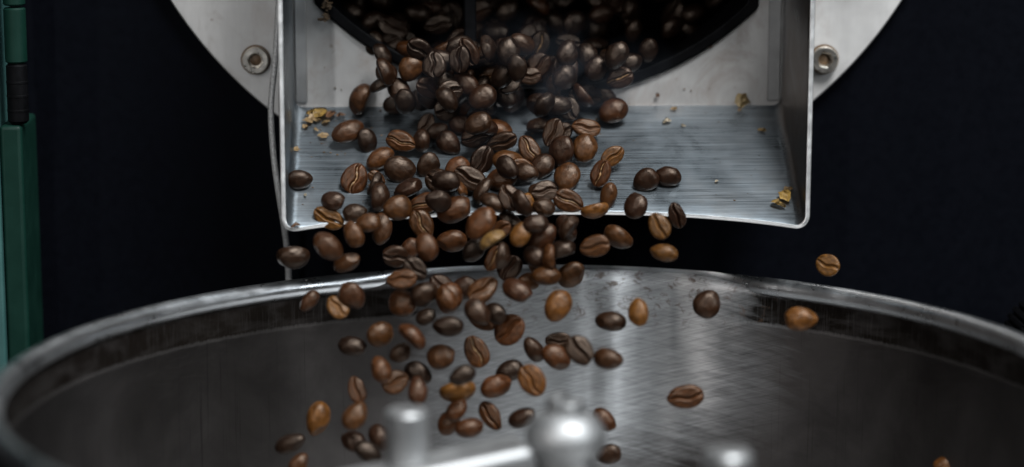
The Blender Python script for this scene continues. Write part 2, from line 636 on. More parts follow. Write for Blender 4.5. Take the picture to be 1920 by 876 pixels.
x0, x1 = at_y(-90, 400, gy).x, at_y(46, 400, gy).x
o = rel(bevel(from_bm('door_panel', box_bm(at_y(4, 400, gy).x, x1, gy, .004, -.30, at_y(30, 236, gy).z), MAT['green']), .0016, 4), door)
o = rel(bevel(from_bm('door_face', box_bm(x0, at_y(3, 400, gy).x, gy - .002, .004, -.30, .20), MAT['teal']), .001, 3), door)
hx0, hx1 = at_y(4, 60, gy).x, at_y(46, 60, gy).x
hr = (hx1 - hx0) / 2
def zpx(y): return at_y(25, y, gy).z
def hcyl(r, y0, y1, e=.0006):
    a, b = zpx(y0), zpx(y1)
    return lathe_bm([(0, b), (r - e, b), (r, b + e), (r, a - e), (r - e, a), (0, a)], 40, 'Z', ((hx0 + hx1) / 2, gy + hr, 0))
rel(from_bm('hinge_barrel', hcyl(hr, 16, 120), MAT['green']), door)
rel(from_bm('hinge_barrel', hcyl(hr, -130, 12), MAT['green']), door)
rel(from_bm('hinge_pin', hcyl(hr * .96, 120.5, 234, .001), MAT['black']), door)
for yy in (152, 178, 205):
    rel(from_bm('hinge_ring', hcyl(hr * .99, yy, yy + 9, .0005), MAT['black']), door)

# ------------------------------------------------------------------ knurled knob at the right
kp = at_y(1968, 638, -.03)
knob = tag(empty('ribbed_knob', kp), 'black ribbed knob beyond the bin rim on the black panel', 'knob')
bm = bmesh.new()
n = 168
rings = []
KR = .0150
for yy, k in ((.012, 1), (-.010, 1), (-.012, .93)):
    ring = []
    for i in range(n):
        a = 2 * math.pi * i / n
        r = KR * k * (1 - .10 * max(0, math.sin(a * 28)) ** .5 if math.sin(a * 28) > 0 else k)
        ring.append(bm.verts.new((r * math.cos(a), yy, r * math.sin(a))))
    rings.append(ring)
for a, b in zip(rings[:-1], rings[1:]):
    for i in range(n):
        j = (i + 1) % n
        bm.faces.new((a[i], a[j], b[j], b[i]))
bm.faces.new(rings[0]); bm.faces.new(rings[-1])
from_bm('knob_grip', bm, MAT['black'], knob, True, 30)
from_bm('knob_stem', lathe_bm([(.005, -.012), (.005, -.034)], 24, 'Y'), MAT['steel'], knob)

# ------------------------------------------------------------------ cooling bin
BR, BX, BZ, BB = .1662, -.006, -.0604, .0035
BY = -.02 - BR
BDEP = .105
bin_ = tag(empty('cooling_bin', (BX, BY, BZ - BDEP)), 'round brushed steel cooling bin with rolled rim under the chute', 'bin')


def sstep(a, b, x):
    t = max(0, min(1, (x - a) / (b - a)))
    return t * t * (3 - 2 * t)


def bead_amp(th):            # th in degrees from the back, positive to the right
    if th < -60 or th > 60:
        return 1.0
    left = 1 - .80 * sstep(-26, -6, th) - .2 * sstep(-6, 4, th)
    right = sstep(21.5, 33.0, th)
    return max(left, right)


SEG = 720
wob_r = [0.0] * SEG
bm = bmesh.new()
uvl = bm.loops.layers.uv.new('UVMap')
prof_w = [-.0008, -.004, -.008, -.013, -.020, -.030, -.045, -.060, -.075, -.090, -.100]
cols = []
for i in range(SEG):
    th = (i / SEG * 360) - 180
    A = bead_amp(th)
    a = math.radians(th)
    col = []
    top = .0034 * (1 - A) - .0008
    for k, z in enumerate([top] + prof_w[1:]):
        r = BR - .0006 - (.0010 * sstep(.03, .0, -z) * (1 - A))
        w = .00022 * mnoise.noise(Vector((a * 9, z * 60, 0)))
        col.append((bm.verts.new(((r + w) * math.sin(a), (r + w) * math.cos(a), z + BDEP)), a * BR, z))
    # rounded foot into the floor
    for k in range(1, 5):
        t = k / 4 * math.pi / 2
        r = BR - .0006 - .005 * (1 - math.cos(t))
        z = -.100 - .005 * math.sin(t)
        col.append((bm.verts.new((r * math.sin(a), r * math.cos(a), z + BDEP)), a * BR, z))
    cols.append(col)
for i in range(SEG):
    j = (i + 1) % SEG
    for k in range(len(cols[0]) - 1):
        q = (cols[i][k], cols[i][k + 1], cols[j][k + 1], cols[j][k])
        f = bm.faces.new([v[0] for v in q])
        for lp, v in zip(f.loops, q):
            u = v[1]
            if j == 0 and v[1] < 0 and cols[i][0][1] > 0:
                u += 2 * math.pi * BR
            lp[uvl].uv = (u, v[2])
wall = from_bm('bin_wall', bm, MAT['bin'], bin_, True, 60)
so = wall.modifiers.new('solid', 'SOLIDIFY')
so.thickness, so.offset = .0016, 0.0
# rolled rim bead, hammered flat where the wall was reworked
bm = bmesh.new()
NB = 20
cols = []
for i in range(SEG):
    th = (i / SEG * 360) - 180
    A = bead_amp(th)
    a = math.radians(th)
    ring = []
    for k in range(NB):
        t = 2 * math.pi * k / NB
        rad = BB * (1 + .02 * mnoise.noise(Vector((a * 14, k * .0, 3))))
        ri = rad * math.cos(t) * (A if math.cos(t) < 0 else 1.0) * (.32 + .68 * A)
        zi = rad * math.sin(t) * (1.0 if math.sin(t) > 0 else .25 + .75 * A)
        rr_ = BR + ri + (1 - A) * .0012
        ring.append(bm.verts.new((rr_ * math.sin(a), rr_ * math.cos(a), zi + BDEP)))
    cols.append(ring)
for i in range(SEG):
    j = (i + 1) % SEG
    for k in range(NB):
        l = (k + 1) % NB
        bm.faces.new((cols[i][k], cols[i][l], cols[j][l], cols[j][k]))
from_bm('rolled_rim', bm, MAT['rim'], bin_, True, 80)
from_bm('bin_floor', lathe_bm([(0, .0), (BR - .006, .0), (BR - .006, -.002), (0, -.002)], 96), MAT['steel'], bin_)

# ------------------------------------------------------------------ stirrer in the bin
hub = at_y(1060, 800, -.186)
kt = at_y(1060, 742, -.186).z
s_ = 1 / (FPX / depth_of(hub))          # metres per pixel at the hub
stir = tag(empty('stirrer', (hub.x, -.186, BZ - BDEP + .001)), 'blurred steel stirrer hub with domed cap, flat arm and upright posts', 'stirrer')
zb = BZ - BDEP + .001
def Z(z): return z - zb
dome = [(0, Z(kt) - .004)]
for rpx, ypx in ((30, 770), (38, 772), (52, 777), (63, 786), (72, 800), (76, 815), (75, 828), (70, 842), (60, 851)):
    dome.append((rpx * s_, Z(kt - (ypx - 742) * s_ * 1.03)))
from_bm('domed_cap', lathe_bm(dome + [(0, dome[-1][1] - .001)], 64), MAT['steel'], stir, True, 50)
nz = Z(kt - (772 - 742) * s_)
from_bm('hub_shaft', lathe_bm([(0, dome[-1][1]), (.0092, dome[-1][1]), (.0092, .0)], 48), MAT['steel'], stir)
nub = empty('tmp_nub')
bpy.data.objects.remove(nub)
for sgn, hgt in ((-1, 0.0), (1, -.0016)):
    bm = bmesh.new()
    n = 20
    top, bot = [], []
    for i in range(n + 1):
        t = math.pi * i / n
        x, y = .0054 * math.sin(t), .0054 * math.cos(t)
        x = x * sgn + sgn * .0004
        top.append(bm.verts.new((x, y, Z(kt) + hgt)))
        bot.append(bm.verts.new((x, y, nz - .001)))
    for i in range(n):
        bm.faces.new((top[i], top[i + 1], bot[i + 1], bot[i]))
    bm.faces.new((top[n], top[0], bot[0], bot[n]))
    bm.faces.new(top); bm.faces.new(bot)
    o = from_bm('slotted_nub', bm, MAT['steel'], stir)
    o.rotation_euler = (0, 0, math.radians(-20))
    bevel(o, .0004, 2)


def bar(name, p0, p1, width, h, material, parent):
    d = (p1 - p0)
    L_ = d.length
    o = from_bm(name, box_bm(0, L_, -width / 2, width / 2, -h, 0), material, parent)
    xa = d.normalized()
    ya = Vector((0, 0, 1)).cross(xa).normalized()
    za = xa.cross(ya)
    m = Matrix((xa, ya, za)).transposed().to_4x4()
    m.translation = p0
    o.matrix_local = m
    return bevel(o, h * .35, 4)


a0 = at_y(985, 824, -.188); a1 = at_y(700, 884, -.202)
off = Vector(stir.location)
bar('stirring_arm', a0 - off, a0 + (a1 - a0) * 1.65 - off, .0185, .008, MAT['steel'], stir)
# right-hand arm toward the camera, lower than the frame
b1 = at_y(1365, 985, -.232)
c0 = Vector((hub.x, -.186, b1.z))
bar('stirring_arm', c0 - off, c0 + (b1 - c0) * 1.25 - off, .0185, .008, MAT['steel'], stir)
def post(px, ytop, ybot, Y, rpx):
    p = at_y(px, ytop, Y)
    q = at_y(px, ybot, Y)
    r = rpx / (FPX / depth_of(p))
    e = r * .16
    hgt = p.z - q.z
    o = from_bm('post', lathe_bm([(0, hgt), (r - e, hgt), (r, hgt - e), (r, 0), (0, 0)], 48), MAT['steel'], stir, True, 30)
    o.location = Vector((p.x, Y, q.z)) - off
post(762, 768, 874, -.194, 40)
post(1365, 845, 985, -.232, 47)

# ------------------------------------------------------------------ beans
def bean_mesh(seed):
    rnd = random.Random(seed)
    bm = bmesh.new()
    bmesh.ops.create_icosphere(bm, subdivisions=5, radius=1)
    ph, amp = rnd.uniform(0, 6), rnd.uniform(.02, .05)
    gw, gd = rnd.uniform(.035, .05), rnd.uniform(.09, .13)
    wd, hi, lo = rnd.uniform(.36, .41), rnd.uniform(.27, .32), rnd.uniform(.10, .14)
    egg = rnd.uniform(-.20, .20)
    bend, na, wr = rnd.uniform(-.10, .10), rnd.uniform(.02, .055), rnd.uniform(.006, .016)
    chip = Vector((rnd.choice((-1, 1)) * rnd.uniform(.5, .9), rnd.uniform(-.8, .8), rnd.uniform(-.2, .6))).normalized() if rnd.random() < .6 else None
    off_ = Vector((seed * 3.1, seed * 1.7, 0))
    y0 = lambda x: amp * math.sin(x * 5 + ph) * .8
    for v in bm.verts:
        x, y, z = v.co
        k = 1 + egg * x
        X, Y = .5 * x, wd * y * k
        if z >= 0:
            Zc = hi * (z ** .92)
        else:
            q = -z
            Zc = -lo * (1 - (1 - q) ** 2.2)
        nn = mnoise.noise(v.co * 1.5 + off_) * na + mnoise.noise(v.co * 4.0 + off_) * .012
        if z < .1: nn += wr * mnoise.noise(Vector((v.co.x * 3, v.co.y * 11, v.co.z * 6)) + off_)
        if chip is not None:
            q_ = v.co.dot(chip)
            if q_ > .84: nn -= (q_ - .84) * .75
        X *= 1 + nn; Y *= 1 + nn; Zc *= 1 + nn * 1.5
        if z < .15:
            d = (Y - y0(x)) / gw
            fade = max(0, 1 - abs(x) ** 5) * sstep(.15, -.15, z)
            Zc += gd * math.exp(-d * d) * fade
            Zc -= .018 * math.exp(-((abs(d) - 2.0) / 1.2) ** 2) * fade
        v.co = (X, Y + bend * (X * X - .1), Zc)
    me = bpy.data.meshes.new('bean')
    bm.to_mesh(me); bm.free()
    for p in me.polygons: p.use_smooth = True
    me.materials.append(MAT['bean'])
    # ribbon of silver skin lying in the groove
    bm = bmesh.new()
    rows = []
    n = 26
    x_a, x_b = rnd.uniform(-.44, -.36), rnd.uniform(.34, .44)
    for i in range(n + 1):
        t = i / n
        x = x_a + (x_b - x_a) * t
        w = (.020 + .030 * mnoise.noise(Vector((x * 9, seed, 2)))) * (math.sin(math.pi * min(max(t, .02), .98)) ** .4)
        yy = y0(x * 2) + bend * (x * x - .1) + .008 * mnoise.noise(Vector((x * 12, seed, 5)))
        zz = -lo * .80 * (1 - abs(x * 2) ** 4 * .45) + .012 * mnoise.noise(Vector((x * 15, seed, 9)))
        rows.append([bm.verts.new((x, yy + s * w, zz - (.014 if s == 0 else 0))) for s in (-1, 0, 1)])
    for a, b in zip(rows[:-1], rows[1:]):
        for k in range(2):
            bm.faces.new((a[k], b[k], b[k + 1], a[k + 1]))
    sm = bpy.data.meshes.new('seam')
    bm.to_mesh(sm); bm.free()
    for p in sm.polygons: p.use_smooth = True
    sm.materials.append(MAT['seam'])
    return me, sm, wd * 2, hi + lo


VARS = [bean_mesh(s) for s in range(1, 17)]
TONE = dict(k=(.0062, .0027, .0015), d=(.0125, .0050, .0023), m=(.036, .0128, .0038), r=(.027, .0098, .0036), a=(.066, .0265, .0055), t=(.10, .056, .018))  # near-black k also carries drum heap and spill shade as bean colour

BEANS = [  # x, y, long px, wide px, angle, view, tone, seam   (traced from the photograph)
 # drum mouth
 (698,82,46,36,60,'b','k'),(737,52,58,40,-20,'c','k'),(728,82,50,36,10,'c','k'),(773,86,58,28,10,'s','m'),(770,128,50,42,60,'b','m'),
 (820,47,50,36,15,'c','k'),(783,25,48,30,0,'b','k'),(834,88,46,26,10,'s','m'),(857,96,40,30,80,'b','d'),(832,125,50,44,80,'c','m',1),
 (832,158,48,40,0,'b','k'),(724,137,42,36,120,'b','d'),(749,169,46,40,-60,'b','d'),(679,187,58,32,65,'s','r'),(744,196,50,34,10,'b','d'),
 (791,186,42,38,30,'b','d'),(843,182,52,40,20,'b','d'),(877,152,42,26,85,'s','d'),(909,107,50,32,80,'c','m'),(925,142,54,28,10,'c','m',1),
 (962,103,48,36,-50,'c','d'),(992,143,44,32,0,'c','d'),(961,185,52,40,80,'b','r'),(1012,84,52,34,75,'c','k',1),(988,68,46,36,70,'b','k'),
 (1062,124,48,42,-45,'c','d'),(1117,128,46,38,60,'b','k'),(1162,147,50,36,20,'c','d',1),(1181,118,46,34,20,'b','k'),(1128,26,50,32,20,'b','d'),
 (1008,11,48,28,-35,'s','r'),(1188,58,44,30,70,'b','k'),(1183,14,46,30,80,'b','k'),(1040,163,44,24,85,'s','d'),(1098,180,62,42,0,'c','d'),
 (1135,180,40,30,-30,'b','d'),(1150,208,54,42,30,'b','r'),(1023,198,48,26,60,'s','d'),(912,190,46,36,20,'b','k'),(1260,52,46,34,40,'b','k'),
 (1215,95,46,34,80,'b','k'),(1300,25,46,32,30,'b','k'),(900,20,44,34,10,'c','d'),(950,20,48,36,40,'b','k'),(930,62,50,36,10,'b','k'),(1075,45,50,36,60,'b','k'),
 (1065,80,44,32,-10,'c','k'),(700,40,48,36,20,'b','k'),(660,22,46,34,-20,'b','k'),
 # on the chute
 (652,247,62,38,28,'b','r'),(688,264,46,34,-70,'b','k'),(752,265,56,38,-12,'c','m',1),(713,298,54,38,35,'b','m'),(750,318,58,46,-20,'b','d'),
 (665,336,58,44,75,'c','m',1),(706,334,36,22,-40,'c','m',1),(709,370,52,28,80,'s','d'),(562,337,46,36,0,'b','d'),(625,377,44,34,0,'b','d'),
 (766,355,54,32,30,'s','d'),(803,310,48,38,55,'b','d'),(745,390,52,42,15,'b','m'),(795,382,58,34,25,'c','m',1),(792,264,42,22,85,'s','d'),
 (799,233,42,30,60,'c','d'),(841,268,50,36,-50,'b','d'),(820,246,40,28,20,'b','d'),(893,257,56,34,20,'c','d'),(865,234,46,34,-20,'b','d'),
 (897,222,50,30,30,'s','d'),(873,203,34,16,70,'s','m'),(936,243,50,26,-20,'s','m'),(941,266,56,36,15,'c','d'),(903,302,58,40,70,'c','k'),
 (952,302,56,36,5,'b','m'),(979,318,50,40,-20,'c','m',1),(940,336,56,40,5,'b','m'),(992,279,52,36,-60,'c','m',1),(1015,313,52,42,40,'b','d'),
 (1053,284,56,46,70,'b','d'),(1063,332,54,44,80,'b','m'),(1097,278,52,42,75,'b','m'),(1099,240,52,36,-10,'c','m'),(1050,250,50,28,20,'c','d'),
 (1012,240,48,26,-20,'s','d'),(1040,212,48,30,-30,'s','k'),(857,314,46,36,30,'b','m'),(881,335,62,34,-35,'c','d'),(829,343,62,42,-20,'c','d'),
 (862,354,36,18,-60,'s','m'),(852,393,66,46,20,'b','m'),(906,360,54,30,65,'s','d'),(925,382,50,30,-35,'s','d'),(950,372,46,30,70,'b','d'),
 (984,383,42,36,70,'b','a'),(1020,389,42,32,-10,'b','d'),(1066,377,56,38,-20,'c','m',1),(1127,324,52,34,65,'c','m',1),(1149,293,46,32,40,'c','a'),
 (1141,368,50,28,70,'b','m'),(1115,391,52,24,5,'s','a'),(1211,338,48,40,40,'b','d'),(1252,331,48,36,-10,'b','d'),(1192,386,48,42,80,'b','d'),
 (1269,404,48,28,-75,'c','d'),(616,409,58,38,-25,'c','a'),(665,399,44,32,10,'b','d'),
 # falling between the lip and the rim
 (663,439,50,32,-60,'b','m'),(615,462,60,40,-40,'b','r'),(690,418,44,34,10,'b','m'),(715,429,58,32,82,'b','r'),(650,492,50,32,35,'b','m'),
 (550,479,60,28,0,'s','d'),(791,421,58,42,-60,'c','m',1),(800,463,52,40,-70,'b','m'),(769,467,42,34,60,'b','r'),(847,452,54,38,5,'b','m'),
 (901,419,66,46,45,'b','m'),(937,432,44,32,30,'c','m'),(924,452,50,26,20,'s','t'),(926,485,48,30,65,'c','m',1),(976,440,46,36,60,'b','a'),
 (1018,445,58,34,35,'b','r'),(1004,420,46,34,10,'b','d'),(1063,428,50,28,-65,'s','d'),(955,502,50,42,60,'c','d'),(1008,488,52,28,88,'s','m'),
 (1032,483,48,24,85,'s','m'),(1024,518,52,36,0,'b','m'),(1071,515,54,46,45,'b','m'),(970,545,58,36,-35,'b','r'),(992,527,40,30,0,'b','m'),
 (905,544,62,40,45,'c','m'),(1160,443,56,36,-35,'s','m'),(1115,462,54,38,10,'c','m'),(1236,424,50,38,-60,'c','a'),(1245,474,50,32,-10,'b','a'),
 (1552,497,44,38,-20,'c','a'),
 # falling inside the bin
 (753,524,54,34,10,'c','m'),(660,555,52,44,-60,'b','r'),(633,576,46,36,-50,'c','a'),(580,564,44,26,50,'b','r'),(757,569,54,46,-20,'b','m'),
 (713,627,50,44,20,'b','m'),(772,632,58,34,-50,'s','m'),(662,650,54,36,-10,'b','k'),(751,662,42,34,40,'b','d'),(842,559,56,44,70,'b','m'),
 (840,612,56,38,0,'b','k'),(800,594,40,28,20,'b','k'),(905,597,58,36,-30,'c','m'),(929,588,44,34,-40,'b','k'),(955,619,62,50,45,'c','m'),
 (893,659,60,44,-65,'c','m',1),(828,669,52,42,10,'b','r'),(1046,574,60,46,60,'b','a'),(1001,655,50,32,-60,'b','d'),(1043,669,56,42,-30,'b','m'),
 (1088,658,60,46,-50,'c','d'),(1141,673,54,32,-10,'b','r'),(1145,603,56,36,-10,'b','d'),(1197,586,52,28,-80,'b','a'),(1326,570,52,46,60,'b','d'),
 (1501,598,60,42,-5,'b','a'),(1285,744,66,40,10,'c','m'),(1047,640,48,34,0,'c','d'),(596,785,62,44,75,'b','a'),(669,731,50,28,-70,'c','m'),
 (666,780,56,40,60,'b','m'),(663,828,46,36,-20,'b','d'),(544,832,58,36,20,'b','k'),(560,870,44,30,50,'b','m'),(714,693,50,34,-70,'b','m'),
 (741,716,50,42,30,'c','m'),(784,700,52,38,-30,'b','k'),(783,733,52,36,88,'b','r'),(713,822,54,32,-60,'b','d'),(690,848,54,34,-25,'b','k'),
 (858,730,66,38,0,'s','a'),(867,704,50,34,20,'b','k'),(930,724,58,40,20,'b','m'),(955,696,52,36,20,'b','k'),(998,714,60,46,-60,'c','a'),
 (857,768,44,32,50,'b','m'),(841,794,46,36,60,'b','m'),(880,802,52,34,10,'b','m'),(920,780,58,30,-50,'c','m'),(980,783,54,30,20,'b','d'),
 (1134,788,50,32,-50,'b','m'),(1141,852,46,34,10,'b','d'),(1777,872,52,34,5,'b','a'),
]

OWN = {  # labels of beans that can be singled out by look or surroundings
 (1552,497): 'amber bean with dark split, alone in mid-air before the black panel',
 (1501,598): 'pale amber bean falling before the dark stain band under the rim',
 (1326,570): 'round dark bean falling before the scorched spots of the bin edge',
 (1285,744): 'wide brown bean falling alone above the stubby post of the stirrer',
 (1777,872): 'amber bean falling alone before the plain right wall of the bin',
 (562,337): 'dark bean resting against the left side wall of the chute',
 (665,336): 'brown bean lying crease up with pale seam, beside open steel on the chute',
 (550,479): 'narrow dark bean falling across the grey braided cable',
 (544,832): 'near-black bean falling lowest on the outer side of the stream',
 (596,785): 'upright amber brown bean falling apart from the stream, over the near-black bean',
 (1046,574): 'bright golden amber bean falling before the sanded bin wall',
 (984,383): 'golden rounded bean at the middle of the chute lip',
 (924,452): 'tan chaff-covered bean falling just under the chute lip',
 (616,409): 'amber bean with open curled side crossing the chute lip',
 (1269,404): 'narrow dark bean on edge crossing the lip, farthest toward the chaff flake',
 (1192,386): 'round dark bean standing at the chute lip beside the narrow dark one',
 (1252,331): 'dark bean on bare brushed steel, touching a second dark bean',
 (1211,338): 'dark bean tilted against a second dark bean on bare brushed steel',
 (1127,324): 'pale-creased bean standing on bare steel with a curled amber bean above it',
 (1149,293): 'curled amber bean leaning over the pale-creased bean on bare steel',
 (1197,586): 'slim upright amber bean falling before the sanded bin wall',
 (1145,603): 'dark oval bean falling beside the slim upright amber bean',
 (679,187): 'reddish brown bean on end before the pale faceplate beside the chaff',
 (652,247): 'reddish brown bean sliding beside the yellow chaff cluster',
 (941,266): 'glossy crease-up bean with silvery sheen at the head of the chute',
 (752,265): 'brown bean with pale seam at the head of the chute, crease up',
 (1066,377): 'brown crease-up bean with golden seam right at the chute lip',
 (1098,180): 'large dark bean with bluish sheen under the drum lip in the smoke',
 (1134,788): 'brown bean half hidden behind the domed stirrer cap',
 (858,730): 'long golden bean on its side falling above the stirring arm',
}
TW = dict(k='near-black', d='dark brown', m='brown', r='reddish brown', a='amber', t='tan')
VW = dict(b='rounded back showing', c='crease side showing', s='seen edge on')
def make_label(x, y, Lp, ang, view, tone, zone):
    size = 'small ' if Lp < 46.5 else 'large ' if Lp >= 58 else ''
    a = ang % 180
    pose = 'level' if a < 20 or a > 160 else 'on end' if 70 <= a <= 110 else 'tipped cable-side' if a > 90 else 'tipped away'
    v = dict(b='back out', c='crease out', s='edge out')[view]
    if zone == 'drum':
        at = 'deep in drum heap' if y < 60 else 'in the drum heap' if y < 115 else 'spilling over drum lip'
        side = 'cable side of bar' if x < 860 else 'just past bar' if x < 1020 else 'far side of bar'
    elif zone == 'chute':
        at = 'at the chute head' if y < 262 else 'halfway down the chute' if y < 345 else 'near the chute lip'
        side = 'cable side of stream' if x < 780 else 'middle of stream' if x < 980 else 'far side of stream'
    elif zone == 'air':
        at = 'falling under chute lip' if y < 455 else 'falling above the rim'
        side = 'cable side of stream' if x < 780 else 'middle of stream' if x < 980 else 'far from the cable'
    else:
        at = 'falling level with rim' if y < 605 else 'falling inside the bin' if y < 705 else 'falling above the stirrer'
        side = 'cable side of stream' if x < 780 else 'middle of stream' if x < 980 else 'far from the cable'
    return '%s%s bean, %s, %s, %s, %s' % (size, TW[tone], v, pose, at, side)


ZONE = dict(drum=('beans heaped in the drum opening', 'roasted bean in the heap at the drum opening'),
            chute=('beans sliding down the chute', 'roasted bean on the steel chute floor'),
            air=('beans falling from the chute lip', 'roasted bean falling between chute lip and bin rim'),
            bin=('beans falling into the bin', 'roasted bean falling inside the cooling bin'))

placed = []     # (center, radius)
SLN = Vector((0, -ZF, CDEP)).normalized()     # chute floor normal (up / toward camera)
SLN = Vector((0, -(-ZF), CDEP)).normalized()


def floor_h(p):
    return (p - Vector((0, 0, CT / 2))).dot(SLN)


def clear(p, r):
    best = 1e9
    for q, s in placed:
        best = min(best, (p - q).length - (r + s))
    return best


def place_bean(x, y, Lp, Wp, ang, view, tone, seam, zone, fill=False):
    Lp *= 1.07; Wp *= 1.09
    d = ray(x, y)
    mm = lambda Y: CAM + d * ((Y - CAM.y) / d.y)
    if zone == 'drum':
        t = max(0, min(1, y / 125))
        Y0 = .034 - .049 * t + (.016 if fill else 0)
        p0 = mm(Y0)
        offs = [0, .004, -.004, .008, .012, -.008, .017, .022, .03]
    elif zone == 'spill':
        p0 = mm(-.006 - .010 * y / 200)
        offs = [0, -.003, -.006, -.009, -.012, -.016, -.020]
        zone = 'drum'
    elif zone == 'chute':
        den = d.dot(SLN)
        t = (Vector((0, 0, CT / 2)) + SLN * .0032 - CAM).dot(SLN) / den
        p0 = CAM + d * t
        offs = [0, -.002, -.004, -.006, -.009, -.012, -.016, -.02, -.025, -.03]
        if not fill and random.random() < .35:
            offs = [o_ - .004 for o_ in offs]
    else:
        Y0 = -.070 - (y - 400) / 470 * .052 + random.uniform(-.010, .012)
        p0 = mm(Y0)
        offs = [0, .005, -.005, .010, -.010, .016, -.016, .022, -.022, -.03]
        if y > 740: offs = [o_ + .012 for o_ in offs]
    best = None
    for o_ in offs:
        p = p0 + d * o_
        sc = Lp / (FPX / depth_of(p))
        r = sc * .36
        c = clear(p, r)
        if zone == 'chute' and floor_h(p) < .003: c -= .01
        if best is None or c > best[0]:
            best = (c, p, sc, r)
        if c > -.0012:
            break
    c, p, sc, r = best
    if fill and c < -.0022:
        return None
    placed.append((p, r))
    vi = random.randrange(len(VARS))
    me, sm, wd, th = VARS[vi]
    o = bpy.data.objects.new('coffee_bean', me)
    C.objects.link(o)
    # orientation: image-plane axes at this point
    tow = (CAM - p).normalized()
    right = CR - tow * CR.dot(tow); right.normalize()
    up = tow.cross(right)
    a = math.radians(ang + random.uniform(-6, 6))
    xa = right * math.cos(a) + up * math.sin(a)
    ya = tow.cross(xa)
    if view == 'b': za = tow
    elif view == 'c': za = -tow
    else:
        za = ya if ya.dot(up) > 0 else -ya
        if random.random() < .35: za = -za
        za = (za + tow * random.uniform(.1, .5)).normalized()
    tx, ty = random.uniform(-.28, .28), random.uniform(-.42, .42)
    if view == 'c' and seam: tx, ty = tx * .5, ty * .5
    R = Matrix.Rotation(ty, 3, xa)
    za = R @ za
    ya = za.cross(xa).normalized()
    R2 = Matrix.Rotation(tx, 3, ya)
    xa = R2 @ xa; za = R2 @ za
    m = Matrix((xa, ya, za)).transposed().to_4x4()
    ratio = wd if view != 's' else th
    k = max(.84, min(1.18, (Wp / Lp) / ratio))
    scl = (sc, (sc * k if view != 's' else sc) * random.uniform(.93, 1.05), (sc if view != 's' else sc * k) * random.uniform(.85, 1.12))
    m = Matrix.Translation(p) @ m @ Matrix.Diagonal((*scl, 1))
    o.matrix_world = m
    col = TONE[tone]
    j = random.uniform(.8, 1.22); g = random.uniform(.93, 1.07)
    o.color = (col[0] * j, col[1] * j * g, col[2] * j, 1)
    grp, tail = ZONE[zone]
    lab = OWN.get((x, y))
    if not lab:
        lab = make_label(x, y, Lp / 1.07, ang, view, tone, zone)
    tag(o, lab, 'coffee bean', grp)
    if seam:
        s2 = bpy.data.objects.new('seam', sm)
        C.objects.link(s2)
        s2.parent = o
    return o


def zone_of(x, y):
    if y < 170: return 'drum'
    if y < 402: return 'chute'
    if y < 415 and not (560 < x < 640) and x > 1250: return 'chute'
    if y < 500: return 'air'
    return 'bin'


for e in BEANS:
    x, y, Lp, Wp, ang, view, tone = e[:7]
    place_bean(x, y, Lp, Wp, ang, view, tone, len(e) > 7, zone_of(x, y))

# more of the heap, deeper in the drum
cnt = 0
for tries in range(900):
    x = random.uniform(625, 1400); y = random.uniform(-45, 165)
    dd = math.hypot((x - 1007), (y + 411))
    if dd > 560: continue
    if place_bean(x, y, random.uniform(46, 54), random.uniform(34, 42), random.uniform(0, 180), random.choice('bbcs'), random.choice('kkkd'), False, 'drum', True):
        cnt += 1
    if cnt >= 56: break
# dense curtain of beans over the lip, mouth shade put into dark tones
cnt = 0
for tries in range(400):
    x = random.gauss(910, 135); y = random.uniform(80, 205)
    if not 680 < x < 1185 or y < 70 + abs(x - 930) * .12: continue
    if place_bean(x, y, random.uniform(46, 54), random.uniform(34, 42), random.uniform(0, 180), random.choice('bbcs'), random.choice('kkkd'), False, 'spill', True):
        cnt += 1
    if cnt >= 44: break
# lower layer of the stream on the chute
cnt = 0
for tries in range(300):
    y = random.uniform(175, 385)
    x = random.gauss(930, 105)
    if not 690 < x < 1150: continue
    if place_bean(x, y, random.uniform(46, 54), random.uniform(34, 42), random.uniform(0, 180), random.choice('bbcs'), random.choice('kkdd'), False, 'chute', True):
        cnt += 1
    if cnt >= 14: break

# a few more beans behind the falling ones
cnt = 0
for tries in range(200):
    y = random.uniform(408, 590)
    x = random.gauss(900, 120)
    if not 700 < x < 1130: continue
    if place_bean(x, y, random.uniform(46, 54), random.uniform(34, 42), random.uniform(0, 180), random.choice('bbcs'), random.choice('kddm'), False, 'air' if y < 500 else 'bin', True):
        cnt += 1
    if cnt >= 14: break

# ------------------------------------------------------------------ chaff flakes and crumbs
def flake(seed, name='chaff_flake'):
    rnd = random.Random(seed)
    bm = bmesh.new()
    n, rings = 14, 4
    cen = bm.verts.new((0, 0, .12))
    prev = None
    rad = [rnd.uniform(.65, 1.1) for _ in range(n)]
    for k in range(1, rings + 1):
        ring = []
        for i in range(n):
            a = 2 * math.pi * i / n
            r = rad[i] * .5 * k / rings
            x, y = r * math.cos(a), r * math.sin(a) * .75
            z = .12 - .5 * x * x + .45 * y * y + .12 * mnoise.noise(Vector((x * 4, y * 4, seed)))
            ring.append(bm.verts.new((x, y, z)))
        for i in range(n):
            j = (i + 1) % n
            if prev is None: bm.faces.new((cen, ring[i], ring[j]))
            else: bm.faces.new((prev[i], ring[i], ring[j], prev[j]))
        prev = ring
    ret = bmesh.ops.solidify(bm, geom=bm.faces[:], thickness=.05)
    bmesh.ops.recalc_face_normals(bm, faces=bm.faces)
    me = bpy.data.meshes.new(name)
    bm.to_mesh(me); bm.free()
    for p in me.polygons: p.use_smooth = True
    me.materials.append(MAT['chaff'])
    return me


